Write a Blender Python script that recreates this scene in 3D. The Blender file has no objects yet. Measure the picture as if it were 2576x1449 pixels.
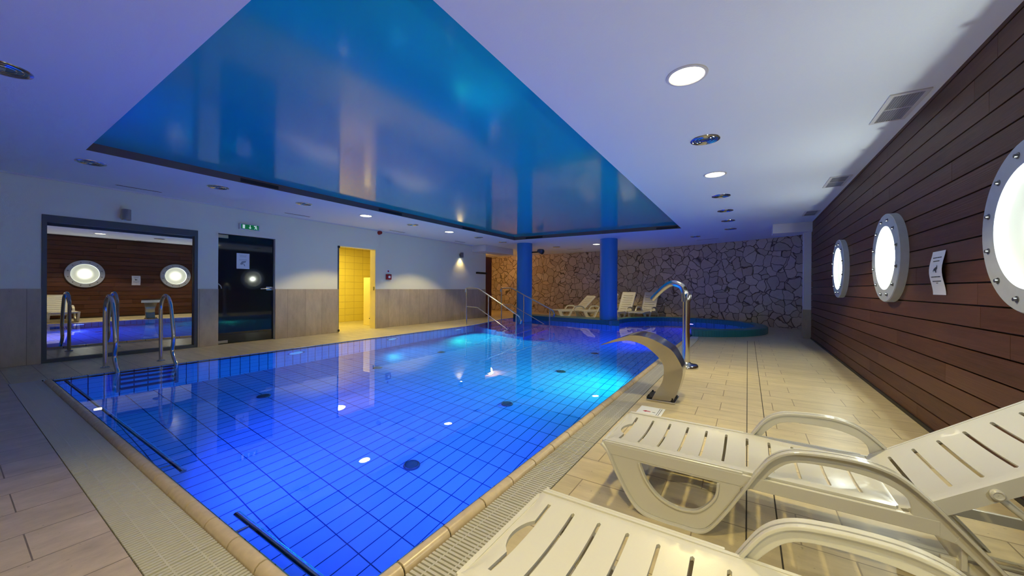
import bpy, bmesh, math, random
from math import sin, cos, pi, radians, sqrt, atan2, hypot
from mathutils import Vector, Matrix
from mathutils.geometry import delaunay_2d_cdt

random.seed(7)
S = bpy.context.scene
COL = S.collection

# ------------------------------------------------------------------ camera
YAW, ROLL, FPX, CAMH = radians(32.635), 0.0061, 926.1, 1.05
Rv = Vector((cos(YAW), sin(YAW), 0)); Fv = Vector((-sin(YAW), cos(YAW), 0)); Uv = Vector((0, 0, 1))
CXv = Rv * cos(ROLL) + Uv * sin(ROLL); CYv = -Rv * sin(ROLL) + Uv * cos(ROLL)
cam = bpy.data.cameras.new('camera'); cam.sensor_width = 36.0; cam.lens = FPX / 2576 * 36.0
cam.clip_start = 0.02; cam.clip_end = 100
co = bpy.data.objects.new('camera', cam); COL.objects.link(co)
m = Matrix((CXv, CYv, -Fv)).transposed().to_4x4(); m.translation = Vector((0, 0, CAMH)); co.matrix_world = m
S.camera = co

# ------------------------------------------------------------------ world, exposure
w = bpy.data.worlds.new('world'); S.world = w; w.use_nodes = True
w.node_tree.nodes['Background'].inputs[0].default_value = (0.012, 0.015, 0.03, 1)
w.node_tree.nodes['Background'].inputs[1].default_value = 0.3
S.view_settings.view_transform = 'Standard'; S.view_settings.look = 'None'
S.view_settings.gamma = 1.0; S.view_settings.exposure = 0.38
try: S.view_settings.use_curve_mapping = False
except Exception: pass
S.cycles.use_denoising = True
try: S.cycles.denoiser = 'OPENIMAGEDENOISE'
except Exception: pass
S.cycles.max_bounces = 8; S.cycles.diffuse_bounces = 4; S.cycles.glossy_bounces = 4; S.cycles.transmission_bounces = 6
S.cycles.use_adaptive_sampling = True; S.cycles.adaptive_threshold = 0.1; S.cycles.adaptive_min_samples = 16
S.cycles.sample_clamp_indirect = 6.0; S.cycles.caustics_refractive = True; S.cycles.caustics_reflective = True
S.cycles.blur_glossy = 0.5

# ------------------------------------------------------------------ light settings
WARM = (1.0, 0.80, 0.32)
E_DOWN = 126.0        # lit downlights
E_PORT = 13.0         # lamps in the portholes
POOL_LAMPS = [        # (x, y, z, direction, colour, energy)
    (-6.33, 7.30, -0.42, (1, -0.10, -0.42), (0.02, 0.85, 0.62), 40.0),
    (-1.125, 5.35, -0.42, (-1, -0.25, -0.42), (0.02, 0.85, 0.62), 44.0),
    (-3.20, 0.70, -0.42, (0, 1, -0.25), (0.05, 0.07, 1.0), 62.0),
    (-1.125, 2.20, -0.42, (-1, 0.1, -0.25), (0.04, 0.08, 1.0), 37.0),
    (-1.125, 8.20, -0.42, (-1, 0.2, -0.2), (0.05, 0.06, 1.0), 36.0),
    (-1.5, 12.53, -0.42, (0, -1, -0.2), (0.05, 0.03, 1.0), 18.0),
    (-6.33, 5.2, -0.42, (1, 0, -0.3), (0.03, 0.45, 0.8), 15.0),
]

def lamp(name, kind, loc, energy, color, direction=None, size=0.05, spot=None, blend=0.3, parent=None, shape=None):
    d = bpy.data.lights.new(name, kind); d.energy = energy; d.color = color
    if kind == 'AREA':
        d.shape = shape or 'DISK'; d.size = size; d.spread = radians(125) if name == 'underwater_lamp' else pi
    else: d.shadow_soft_size = size
    if spot: d.spot_size = radians(spot); d.spot_blend = blend
    o = bpy.data.objects.new(name, d); COL.objects.link(o); o.location = loc
    if direction is not None:
        o.rotation_euler = Vector(direction).to_track_quat('-Z', 'Y').to_euler()
    return o

# ------------------------------------------------------------------ materials
MAT = {}
def mat(name, color=(0.8, 0.8, 0.8), rough=0.5, metal=0.0, ior=1.45, emit=None, es=0.0, coat=0.0, trans=0.0, spec=None, noise=0.0, nscale=8.0, bump=0.0, bscale=60.0):
    m = bpy.data.materials.new(name); m.use_nodes = True; nt = m.node_tree; b = nt.nodes['Principled BSDF']
    b.inputs['Base Color'].default_value = (*color, 1); b.inputs['Roughness'].default_value = rough
    b.inputs['Metallic'].default_value = metal; b.inputs['IOR'].default_value = ior
    b.inputs['Coat Weight'].default_value = coat; b.inputs['Transmission Weight'].default_value = trans
    if spec is not None: b.inputs['Specular IOR Level'].default_value = spec
    if emit: b.inputs['Emission Color'].default_value = (*emit, 1); b.inputs['Emission Strength'].default_value = es
    if noise or bump:
        tc = nt.nodes.new('ShaderNodeTexCoord')
        if noise:
            n = nt.nodes.new('ShaderNodeTexNoise'); n.inputs['Scale'].default_value = nscale; n.inputs['Detail'].default_value = 4
            nt.links.new(tc.outputs['Object'], n.inputs['Vector'])
            r = nt.nodes.new('ShaderNodeMix'); r.data_type = 'RGBA'
            r.inputs[6].default_value = (*[c * (1 - noise) for c in color], 1); r.inputs[7].default_value = (*[min(1, c * (1 + noise)) for c in color], 1)
            nt.links.new(n.outputs['Fac'], r.inputs[0]); nt.links.new(r.outputs[2], b.inputs['Base Color'])
        if bump:
            n2 = nt.nodes.new('ShaderNodeTexNoise'); n2.inputs['Scale'].default_value = bscale; n2.inputs['Detail'].default_value = 3
            nt.links.new(tc.outputs['Object'], n2.inputs['Vector'])
            bp = nt.nodes.new('ShaderNodeBump'); bp.inputs['Strength'].default_value = bump; bp.inputs['Distance'].default_value = 0.01
            nt.links.new(n2.outputs['Fac'], bp.inputs['Height']); nt.links.new(bp.outputs['Normal'], b.inputs['Normal'])
    MAT[name] = m
    return m

class NT:
    def __init__(s, m): s.nt = m.node_tree; s.b = s.nt.nodes['Principled BSDF']
    def n(s, t, **kw):
        x = s.nt.nodes.new(t)
        for k, v in kw.items():
            if k.startswith('i_'): x.inputs[k[2:]].default_value = v
            else: setattr(x, k, v)
        return x
    def l(s, a, b): s.nt.links.new(a, b)
    def math(s, op, a, b=None, clamp=False):
        x = s.n('ShaderNodeMath', operation=op, use_clamp=clamp)
        for i, v in enumerate((a, b)):
            if v is None: continue
            if isinstance(v, (int, float)): x.inputs[i].default_value = v
            else: s.l(v, x.inputs[i])
        return x.outputs[0]
    def mix(s, f, a, b):
        x = s.n('ShaderNodeMix', data_type='RGBA')
        if isinstance(f, (int, float)): x.inputs[0].default_value = f
        else: s.l(f, x.inputs[0])
        for i, v in ((6, a), (7, b)):
            if isinstance(v, tuple): x.inputs[i].default_value = (*v, 1)
            else: s.l(v, x.inputs[i])
        return x.outputs[2]

def brick_mat(name, c1, c2, cm, bw, bh, mortar, offset=0.0, rough=0.4, mode='xy', loc=(0, 0), pit=0.0, bias=0.0, coat=0.0, bumpd=0.002, freq=2):
    """tile material laid out in the surface's own metres: mode xy (floors), yx (floors, turned), sz (walls: x+y along, z up)"""
    m = mat(name, c1, rough, coat=coat); t = NT(m)
    tc = t.n('ShaderNodeTexCoord'); sp = t.n('ShaderNodeSeparateXYZ'); t.l(tc.outputs['Object'], sp.inputs[0])
    cb = t.n('ShaderNodeCombineXYZ')
    if mode == 'xy': a, b_ = sp.outputs[0], sp.outputs[1]
    elif mode == 'yx': a, b_ = sp.outputs[1], sp.outputs[0]
    else: a, b_ = t.math('ADD', sp.outputs[0], sp.outputs[1]), sp.outputs[2]
    t.l(t.math('ADD', a, loc[0] + 50 * bw), cb.inputs[0]); t.l(t.math('ADD', b_, loc[1] + 50 * bh), cb.inputs[1])
    br = t.n('ShaderNodeTexBrick', offset=offset, offset_frequency=freq)
    br.inputs['Color1'].default_value = (*c1, 1); br.inputs['Color2'].default_value = (*c2, 1); br.inputs['Mortar'].default_value = (*cm, 1)
    br.inputs['Scale'].default_value = 1.0; br.inputs['Mortar Size'].default_value = mortar; br.inputs['Mortar Smooth'].default_value = 0.1
    br.inputs['Bias'].default_value = bias; br.inputs['Brick Width'].default_value = bw; br.inputs['Row Height'].default_value = bh
    t.l(cb.outputs[0], br.inputs['Vector'])
    col = br.outputs['Color']
    if pit:
        ns = t.n('ShaderNodeTexNoise', i_Scale=6.0, i_Detail=7.0, i_Roughness=0.68); m0 = t.n('ShaderNodeMapping'); m0.inputs['Scale'].default_value = {'xy': (0.5, 2.2, 1), 'yx': (1.6, 0.8, 1), 'sz': (1, 1.4, 0.5)}[mode]; t.l(tc.outputs['Object'], m0.inputs[0]); t.l(m0.outputs[0], ns.inputs['Vector'])
        rp = t.n('ShaderNodeMapRange'); t.l(ns.outputs['Fac'], rp.inputs[0]); rp.inputs[1].default_value = 0.3; rp.inputs[2].default_value = 0.75
        col = t.mix(t.math('MULTIPLY', rp.outputs[0], pit), col, tuple(c * 0.55 for c in c1))
        n2 = t.n('ShaderNodeTexNoise', i_Scale=45.0, i_Detail=3.0); 
        mp = t.n('ShaderNodeMapping'); mp.inputs['Scale'].default_value = (1, 1, 1); t.l(tc.outputs['Object'], mp.inputs[0]); t.l(mp.outputs[0], n2.inputs['Vector'])
        r2 = t.n('ShaderNodeMapRange'); t.l(n2.outputs['Fac'], r2.inputs[0]); r2.inputs[1].default_value = 0.68; r2.inputs[2].default_value = 0.74
        col = t.mix(t.math('MULTIPLY', r2.outputs[0], 0.55), col, tuple(c * 0.35 for c in c1))
    t.l(col, t.b.inputs['Base Color'])
    bp = t.n('ShaderNodeBump', i_Strength=0.6, i_Distance=bumpd, invert=True); t.l(br.outputs['Fac'], bp.inputs['Height'])
    t.l(bp.outputs['Normal'], t.b.inputs['Normal'])
    return m

mat('plaster', (0.80, 0.80, 0.66), 0.85, bump=0.15, bscale=120)
mat('ceiling_paint', (0.76, 0.82, 0.92), 0.8, bump=0.08, bscale=90)
mat('white_trim', (0.72, 0.70, 0.72), 0.6)
brick_mat('wainscot_stone', (0.50, 0.41, 0.29), (0.56, 0.46, 0.33), (0.26, 0.21, 0.16), 0.36, 2.0, 0.003, 0, 0.45, 'sz', (0.1, 0), pit=0.6)
brick_mat('deck_tile', (0.62, 0.53, 0.33), (0.68, 0.58, 0.37), (0.26, 0.20, 0.13), 0.56, 0.25, 0.003, 0.3, 0.38, 'xy', (0.2, 0.08), pit=0.6, freq=2)
brick_mat('deck_tile_near', (0.56, 0.47, 0.41), (0.61, 0.51, 0.44), (0.12, 0.10, 0.09), 0.60, 0.275, 0.0025, 0.3, 0.38, 'yx', (0.4, 0.09), pit=0.8)
brick_mat('pool_tile', (0.08, 0.29, 0.66), (0.10, 0.32, 0.68), (0.01, 0.035, 0.12), 0.125, 0.25, 0.0045, 0, 0.25, 'xy', (0.0, 0.015), freq=2)
brick_mat('pool_wall_tile', (0.08, 0.29, 0.66), (0.10, 0.32, 0.68), (0.01, 0.035, 0.12), 0.125, 0.25, 0.0045, 0, 0.25, 'sz', (0.04, 0.2), freq=2)
brick_mat('step_tile', (0.10, 0.10, 0.42), (0.12, 0.12, 0.46), (0.03, 0.03, 0.15), 0.125, 0.25, 0.0035, 0, 0.25, 'xy')
brick_mat('mosaic_teal', (0.02, 0.17, 0.22), (0.03, 0.20, 0.25), (0.015, 0.12, 0.16), 0.025, 0.025, 0.002, 0, 0.3, 'xy', pit=0)
brick_mat('mosaic_teal_wall', (0.02, 0.17, 0.22), (0.03, 0.20, 0.25), (0.015, 0.12, 0.16), 0.025, 0.025, 0.002, 0, 0.3, 'sz', pit=0)
brick_mat('cubicle_tile', (0.80, 0.66, 0.16), (0.84, 0.70, 0.18), (0.5, 0.36, 0.10), 0.30, 0.20, 0.004, 0, 0.3, 'sz', pit=0)
mat('coping', (0.56, 0.46, 0.33), 0.25, noise=0.2, nscale=30)
mat('grout_dark', (0.05, 0.045, 0.04), 0.9)
mat('grate_plastic', (0.52, 0.51, 0.46), 0.45)
mat('gutter_dark', (0.02, 0.02, 0.018), 0.9)
mat('steel', (0.62, 0.62, 0.62), 0.16, 1.0)
mat('steel_brushed', (0.40, 0.38, 0.34), 0.33, 1.0, noise=0.12, nscale=5)
mat('steel_dark', (0.22, 0.23, 0.25), 0.35, 1.0)
mat('black', (0.012, 0.012, 0.014), 0.5)
mat('lounger_plastic', (0.62, 0.61, 0.56), 0.24, coat=0.2, bump=0.03, bscale=400)
mat('column_blue', (0.03, 0.22, 0.58), 0.45)
mat('mirror_glass', (0.62, 0.60, 0.57), 0.004, 1.0)
mat('frame_grey', (0.07, 0.085, 0.10), 0.4)
mat('door_glass', (0.006, 0.012, 0.016), 0.05, 0.0, ior=1.5, coat=0.5)
mat('paper', (0.80, 0.82, 0.86), 0.8)
mat('ink', (0.05, 0.06, 0.08), 0.8)
mat('ink_pale', (0.30, 0.32, 0.36), 0.8)
mat('sign_green', (0.0, 0.16, 0.05), 0.4, emit=(0.0, 0.22, 0.06), es=0.25)
mat('sign_white', (0.8, 0.85, 0.8), 0.5, emit=(0.7, 0.9, 0.75), es=0.35)
mat('red_plastic', (0.28, 0.015, 0.02), 0.4)
mat('red_print', (0.45, 0.03, 0.06), 0.6)
mat('port_ring', (0.42, 0.47, 0.55), 0.5, noise=0.1, nscale=20)
mat('port_body', (0.30, 0.30, 0.30), 0.5)
mat('cove_lip', (0.13, 0.10, 0.09), 0.6)
mat('vent_white', (0.62, 0.62, 0.66), 0.5)
mat('vent_slat', (0.30, 0.30, 0.31), 0.5)
mat('vent_dark', (0.03, 0.03, 0.035), 0.7)
mat('lamp_lit', (0.9, 0.9, 0.8), 0.5, emit=(1.0, 0.93, 0.66), es=9.0)
mat('lamp_glass_off', (0.10, 0.20, 0.26), 0.12, 0.6)
mat('pool_lens', (0.7, 0.9, 0.95), 0.3)
mat('dark_red_wood', (0.12, 0.025, 0.015), 0.5)
mat('cubicle_white', (0.85, 0.72, 0.30), 0.4)
mat('drain_dark', (0.02, 0.05, 0.07), 0.3)

# porthole dish: frosted opal disc lit by its lamp, brightest at the lamp
m = mat('port_dish', (0.26, 0.27, 0.25), 0.45, emit=(1.0, 0.97, 0.82), es=1.0); t = NT(m)
tc = t.n('ShaderNodeTexCoord'); ln = t.n('ShaderNodeVectorMath', operation='LENGTH'); t.l(tc.outputs['Object'], ln.inputs[0])
mr = t.n('ShaderNodeMapRange'); t.l(ln.outputs['Value'], mr.inputs[0])
mr.inputs[1].default_value = 0.02; mr.inputs[2].default_value = 0.26; mr.inputs[3].default_value = 1.0; mr.inputs[4].default_value = 0.0
ps = t.math('POWER', mr.outputs[0], 3.0); t.l(t.math('ADD', t.math('MULTIPLY', ps, 3.0), 0.16), t.b.inputs['Emission Strength'])

# stretch ceiling: glossy blue membrane
m = mat('stretch_blue', (0.01, 0.44, 0.55), 0.12, ior=1.5, coat=0.2); m.node_tree.nodes['Principled BSDF'].inputs['Coat Roughness'].default_value = 0.06

# water: one refracting surface
m = bpy.data.materials.new('water'); m.use_nodes = True; nt = m.node_tree; nt.nodes.clear(); MAT['water'] = m
g = nt.nodes.new('ShaderNodeBsdfGlass'); g.inputs['IOR'].default_value = 1.333; g.inputs['Roughness'].default_value = 0.0
g.inputs['Color'].default_value = (0.97, 0.995, 1, 1)
ou = nt.nodes.new('ShaderNodeOutputMaterial'); nz = nt.nodes.new('ShaderNodeTexNoise'); nz.inputs['Scale'].default_value = 2.2; nz.inputs['Detail'].default_value = 2
tcn = nt.nodes.new('ShaderNodeTexCoord'); bp = nt.nodes.new('ShaderNodeBump'); bp.inputs['Strength'].default_value = 0.05; bp.inputs['Distance'].default_value = 0.02
nt.links.new(tcn.outputs['Object'], nz.inputs['Vector']); nt.links.new(nz.outputs['Fac'], bp.inputs['Height']); nt.links.new(bp.outputs['Normal'], g.inputs['Normal'])
nt.links.new(g.outputs[0], ou.inputs[0])

# stone cladding: irregular slabs with dark joints (uses UV in metres)
m = mat('crazy_stone', (0.3, 0.25, 0.2), 0.8); t = NT(m)
tc = t.n('ShaderNodeTexCoord'); nz = t.n('ShaderNodeTexNoise', i_Scale=3.0, i_Detail=2.0); t.l(tc.outputs['UV'], nz.inputs['Vector'])
ad = t.n('ShaderNodeVectorMath', operation='MULTIPLY_ADD'); t.l(nz.outputs['Color'], ad.inputs[0]); ad.inputs[1].default_value = (0.30, 0.30, 0); t.l(tc.outputs['UV'], ad.inputs[2])
v1 = t.n('ShaderNodeTexVoronoi', feature='DISTANCE_TO_EDGE', i_Scale=4.2); v1.inputs['Randomness'].default_value = 1; t.l(ad.outputs[0], v1.inputs['Vector'])
v2 = t.n('ShaderNodeTexVoronoi', feature='F1', i_Scale=4.2); t.l(ad.outputs[0], v2.inputs['Vector'])
rg = t.n('ShaderNodeMapRange', interpolation_type='SMOOTHSTEP'); t.l(v1.outputs['Distance'], rg.inputs[0]); rg.inputs[1].default_value = 0.002; rg.inputs[2].default_value = 0.035
sx = t.n('ShaderNodeSeparateColor'); t.l(v2.outputs['Color'], sx.inputs[0])
c = t.mix(sx.outputs[0], (0.40, 0.32, 0.23), (0.66, 0.56, 0.44))
c = t.mix(t.math('MULTIPLY', sx.outputs[1], 0.5), c, (0.52, 0.48, 0.42))
nn = t.n('ShaderNodeTexNoise', i_Scale=14.0, i_Detail=5.0); t.l(tc.outputs['UV'], nn.inputs['Vector'])
c = t.mix(t.math('MULTIPLY', nn.outputs['Fac'], 0.5), c, (0.34, 0.27, 0.20))
c = t.mix(rg.outputs[0], (0.10, 0.08, 0.065), c); t.l(c, t.b.inputs['Base Color'])
hh = t.math('ADD', t.math('MULTIPLY', rg.outputs[0], 1.0), t.math('MULTIPLY', t.math('ADD', sx.outputs[2], nn.outputs['Fac']), 0.35))
bp = t.n('ShaderNodeBump', i_Strength=0.9, i_Distance=0.03); t.l(hh, bp.inputs['Height']); t.l(bp.outputs['Normal'], t.b.inputs['Normal'])

# wood boards of the right wall: per-board tone from UV.x block + grain along the board
m = mat('dark_board', (0.09, 0.035, 0.02), 0.48, spec=0.25); t = NT(m)
tc = t.n('ShaderNodeTexCoord'); mp = t.n('ShaderNodeMapping'); mp.inputs['Scale'].default_value = (1, 1.2, 14); t.l(tc.outputs['Object'], mp.inputs[0])
n1 = t.n('ShaderNodeTexNoise', i_Scale=3.0, i_Detail=6.0, i_Roughness=0.6); t.l(mp.outputs[0], n1.inputs['Vector'])
at = t.n('ShaderNodeAttribute', attribute_name='tone')
c = t.mix(n1.outputs['Fac'], (0.036, 0.015, 0.010), (0.15, 0.062, 0.038))
c = t.mix(t.math('MULTIPLY', at.outputs['Fac'], 0.7), c, (0.15, 0.072, 0.048)); t.l(c, t.b.inputs['Base Color'])
mp2 = t.n('ShaderNodeMapping'); mp2.inputs['Scale'].default_value = (1, 0.4, 160); t.l(tc.outputs['Object'], mp2.inputs[0])
n3 = t.n('ShaderNodeTexNoise', i_Scale=1.0, i_Detail=1.0); t.l(mp2.outputs[0], n3.inputs['Vector'])
bp = t.n('ShaderNodeBump', i_Strength=0.35, i_Distance=0.004); t.l(n3.outputs['Fac'], bp.inputs['Height']); t.l(bp.outputs['Normal'], t.b.inputs['Normal'])

# ------------------------------------------------------------------ mesh helpers
class MB:
    def __init__(s): s.v = []; s.f = []; s.mi = []; s.mats = []
    def _m(s, m):
        if m is None: return 0
        if m not in s.mats: s.mats.append(m)
        return s.mats.index(m)
    def add(s, vs, fs, m=None):
        o = len(s.v); s.v += [tuple(v) for v in vs]; s.f += [tuple(i + o for i in f) for f in fs]; s.mi += [s._m(m)] * len(fs); return s
    def box(s, x0, x1, y0, y1, z0, z1, m=None, c=0.0):
        if c <= 0:
            vs = [(x, y, z) for x in (x0, x1) for y in (y0, y1) for z in (z0, z1)]
            fs = [(0, 1, 3, 2), (4, 6, 7, 5), (0, 4, 5, 1), (2, 3, 7, 6), (0, 2, 6, 4), (1, 5, 7, 3)]
            return s.add(vs, fs, m)
        bm = bmesh.new(); bmesh.ops.create_cube(bm, size=1)
        for v in bm.verts: v.co = Vector(((x0 + x1) / 2 + v.co.x * (x1 - x0), (y0 + y1) / 2 + v.co.y * (y1 - y0), (z0 + z1) / 2 + v.co.z * (z1 - z0)))
        bmesh.ops.bevel(bm, geom=list(bm.edges), offset=c, segments=2, affect='EDGES', profile=0.5)
        bm.verts.index_update(); s.add([v.co for v in bm.verts], [[v.index for v in f.verts] for f in bm.faces], m); bm.free(); return s
    def tube(s, pts, r, n=12, m=None, cap=True, closed=False, flat=1.0):
        pts = [Vector(p) for p in pts]; vs = []; k = len(pts); up = Vector((0, 0, 1)); prev = None
        for i, p in enumerate(pts):
            a = pts[(i - 1) % k] if (closed or i) else p; b = pts[(i + 1) % k] if (closed or i < k - 1) else p
            d = (b - a).normalized()
            if prev is None:
                q = up if abs(d.dot(up)) < 0.95 else Vector((0, 1, 0)); x = d.cross(q).normalized()
            else: x = (prev - d * prev.dot(d)).normalized()
            prev = x; y = d.cross(x); rr = r[i] if isinstance(r, (list, tuple)) else r
            for j in range(n):
                t_ = 2 * pi * j / n; vs.append(p + x * cos(t_) * rr + y * sin(t_) * rr * flat)
        fs = []
        for i in range(k if closed else k - 1):
            i2 = (i + 1) % k
            for j in range(n):
                j2 = (j + 1) % n; fs.append((i * n + j, i * n + j2, i2 * n + j2, i2 * n + j))
        if cap and not closed: fs += [tuple(reversed(range(n))), tuple((k - 1) * n + j for j in range(n))]
        return s.add(vs, fs, m)
    def cyl(s, c, r, z0, z1, n=32, m=None, r2=None, ax='z'):
        r2 = r if r2 is None else r2; vs = []
        for rr, z in ((r, z0), (r2, z1)):
            for j in range(n):
                a = 2 * pi * j / n; p = (cos(a) * rr, sin(a) * rr)
                vs.append((c[0] + p[0], c[1] + p[1], z) if ax == 'z' else (z, c[0] + p[0], c[1] + p[1]))
        fs = [(j, (j + 1) % n, n + (j + 1) % n, n + j) for j in range(n)] + [tuple(range(n))[::-1], tuple(range(n, 2 * n))]
        return s.add(vs, fs, m)
    def lathe(s, prof, n=48, c=(0, 0), m=None, ax='z', closed=False):
        vs = []; k = len(prof)
        for r, z in prof:
            for j in range(n):
                a = 2 * pi * j / n; p = (c[0] + cos(a) * r, c[1] + sin(a) * r)
                vs.append((p[0], p[1], z) if ax == 'z' else (z, p[0], p[1]))
        fs = []
        for i in range(k if closed else k - 1):
            i2 = (i + 1) % k
            for j in range(n): j2 = (j + 1) % n; fs.append((i * n + j, i * n + j2, i2 * n + j2, i2 * n + j))
        return s.add(vs, fs, m)
    def poly(s, loop, holes=(), z0=0.0, z1=None, m=None, extra=(), ax='z', zf=None):
        """flat region with holes; with z1 given it is extruded to a solid"""
        pts, tris = cdt(loop, holes, extra)
        def P(p, z):
            zz = z + (zf(p[0], p[1]) if zf else 0)
            return {'z': (p[0], p[1], zz), 'y': (p[0], zz, p[1]), 'x': (zz, p[0], p[1])}[ax]
        s.add([P(p, z0) for p in pts], tris, m)
        if z1 is not None:
            s.add([P(p, z1) for p in pts], [t_[::-1] for t_ in tris], m)
            for lp in [loop] + list(holes):
                k = len(lp); s.add([P(p, z0) for p in lp] + [P(p, z1) for p in lp], [(i, (i + 1) % k, k + (i + 1) % k, k + i) for i in range(k)], m)
        return s
    def obj(s, name, m=None, parent=None, smooth=None, bevel=0.0, loc=None, recalc=True):
        me = bpy.data.meshes.new(name); me.from_pydata(s.v, [], s.f)
        if s.mats:
            for q in s.mats: me.materials.append(MAT[q])
            me.polygons.foreach_set('material_index', s.mi)
        elif m: me.materials.append(MAT[m])
        if recalc:
            bm = bmesh.new(); bm.from_mesh(me)
            bmesh.ops.remove_doubles(bm, verts=bm.verts, dist=1e-5); bmesh.ops.recalc_face_normals(bm, faces=bm.faces)
            bm.to_mesh(me); bm.free()
        o = bpy.data.objects.new(name, me); COL.objects.link(o)
        if loc: o.location = loc
        if parent is not None: o.parent = parent
        if smooth:
            for p in me.polygons: p.use_smooth = True
            try: me.set_sharp_from_angle(angle=radians(smooth))
            except Exception: pass
        if bevel:
            b = o.modifiers.new('bevel', 'BEVEL'); b.width = bevel; b.segments = 2; b.limit_method = 'ANGLE'
        return o

def inpoly(p, L):
    c = False; j = len(L) - 1
    for i in range(len(L)):
        if (L[i][1] > p[1]) != (L[j][1] > p[1]) and p[0] < (L[j][0] - L[i][0]) * (p[1] - L[i][1]) / (L[j][1] - L[i][1]) + L[i][0]: c = not c
        j = i
    return c
def cdt(loop, holes=(), extra=()):
    V = []; E = []
    for lp in [loop] + list(holes):
        o = len(V); V += [Vector((p[0], p[1])) for p in lp]; E += [(o + i, o + (i + 1) % len(lp)) for i in range(len(lp))]
    V += [Vector(e) for e in extra]
    r = delaunay_2d_cdt(V, E, [], 0, 1e-6)
    pts = [(v.x, v.y) for v in r[0]]; out = []
    for f in r[2]:
        cx = sum(pts[i][0] for i in f) / len(f); cy = sum(pts[i][1] for i in f) / len(f)
        if inpoly((cx, cy), loop) and not any(inpoly((cx, cy), h) for h in holes): out.append(tuple(f))
    return pts, out
def smooth_path(P, n=6, closed=False):
    P = [Vector(p) for p in P]; out = []; k = len(P)
    rng = range(k if closed else k - 1)
    for i in rng:
        g = lambda q: P[q % k] if closed else P[max(0, min(k - 1, q))]
        p0, p1, p2, p3 = g(i - 1), g(i), g(i + 1), g(i + 2)
        for j in range(n):
            t_ = j / n
            out.append(0.5 * ((2 * p1) + (p2 - p0) * t_ + (2 * p0 - 5 * p1 + 4 * p2 - p3) * t_ * t_ + (3 * p1 - p0 - 3 * p2 + p3) * t_ ** 3))
    if not closed: out.append(P[-1])
    return out
def fillet(P, r=0.05, n=6):
    """rounds the inner corners of a 3D polyline"""
    P = [Vector(p) for p in P]; out = [P[0]]
    for i in range(1, len(P) - 1):
        a, b, c = P[i - 1], P[i], P[i + 1]; d1 = (a - b); d2 = (c - b); rr = min(r, d1.length * .49, d2.length * .49)
        s_, e = b + d1.normalized() * rr, b + d2.normalized() * rr
        for j in range(n + 1):
            t_ = j / n; out.append(s_ * (1 - t_) ** 2 + b * 2 * t_ * (1 - t_) + e * t_ * t_)
    out.append(P[-1]); return out
def rrect(x0, x1, y0, y1, r, n=4):
    out = []
    for cx, cy, a0 in ((x1 - r, y1 - r, 0), (x0 + r, y1 - r, 90), (x0 + r, y0 + r, 180), (x1 - r, y0 + r, 270)):
        for j in range(n + 1):
            a = radians(a0 + 90 * j / n); out.append((cx + cos(a) * r, cy + sin(a) * r))
    return out

def tag(o, label=None, cat=None, group=None, kind=None):
    if label: o['label'] = label
    if cat: o['category'] = cat
    if group: o['group'] = group
    if kind: o['kind'] = kind
    return o
def thing(name, label, cat, loc=(0, 0, 0), rz=0.0, group=None):
    o = bpy.data.objects.new(name, None); COL.objects.link(o); o.location = loc; o.rotation_euler = (0, 0, rz); o.empty_display_size = 0.1
    return tag(o, label, cat, group)
def struct(o, label=None): return tag(o, label, None, None, 'structure')
def copy_tree(o, parent=None):
    c = o.copy(); COL.objects.link(c)
    if parent is not None: c.parent = parent
    for ch in [x for x in list(COL.objects) if x.parent == o]: copy_tree(ch, c)
    return c

# ------------------------------------------------------------------ dimensions
H = 2.495; XL = -7.95; XR = 1.148; WZ = 0.022
PX0, PX1, PY0 = -6.35, -1.105, 0.68
WC = (-1.5, 10.9); RO, RI = 1.92, 1.66
def arc(c, r, a0, a1, n): return [(c[0] + r * cos(radians(a0 + (a1 - a0) * i / n)), c[1] + r * sin(radians(a0 + (a1 - a0) * i / n))) for i in range(n + 1)]
A0 = -76; A1 = 207
pool = [(PX0, PY0), (PX1, PY0), (PX1, WC[1] - sqrt(RI ** 2 - (PX1 - WC[0]) ** 2))] + arc(WC, RI, -74, A1, 40) + [(-5.3, 10.42), (-6.85, 10.78), (-6.78, 9.9), (PX0, 7.9)]

# ------------------------------------------------------------------ large structure
flo = [(-11, -3), (1.6, -3), (1.6, 14.6), (-11, 14.6)]
mb = MB()
# deck, leaving out the pool and its gutters
deck_hole = [(-6.56, 0.405), (-0.86, 0.405), (-0.86, 8.62), (PX1 + .06, 8.62), (PX1 + .06, 9.1)] + arc(WC, RI + .04, -72, A1, 40) + [(-5.28, 10.47), (-6.9, 10.84), (-6.85, 9.9), (-6.42, 7.9), (-6.56, 7.9)]
mb.poly([(-11, 0.405), (-6.56, 0.405), (-0.86, 0.405), (1.6, 0.405), (1.6, 14.6), (-11, 14.6)], [[(p[0], p[1] + (1e-4 if abs(p[1] - .405) < 1e-6 else 0)) for p in deck_hole]], 0.0, m='deck_tile')
mb.box(-11, 1.6, -3, 0.4051, -0.06, 0.0, 'deck_tile_near')
struct(mb.obj('floor', recalc=False), 'beige travertine tiled pool deck')

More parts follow.
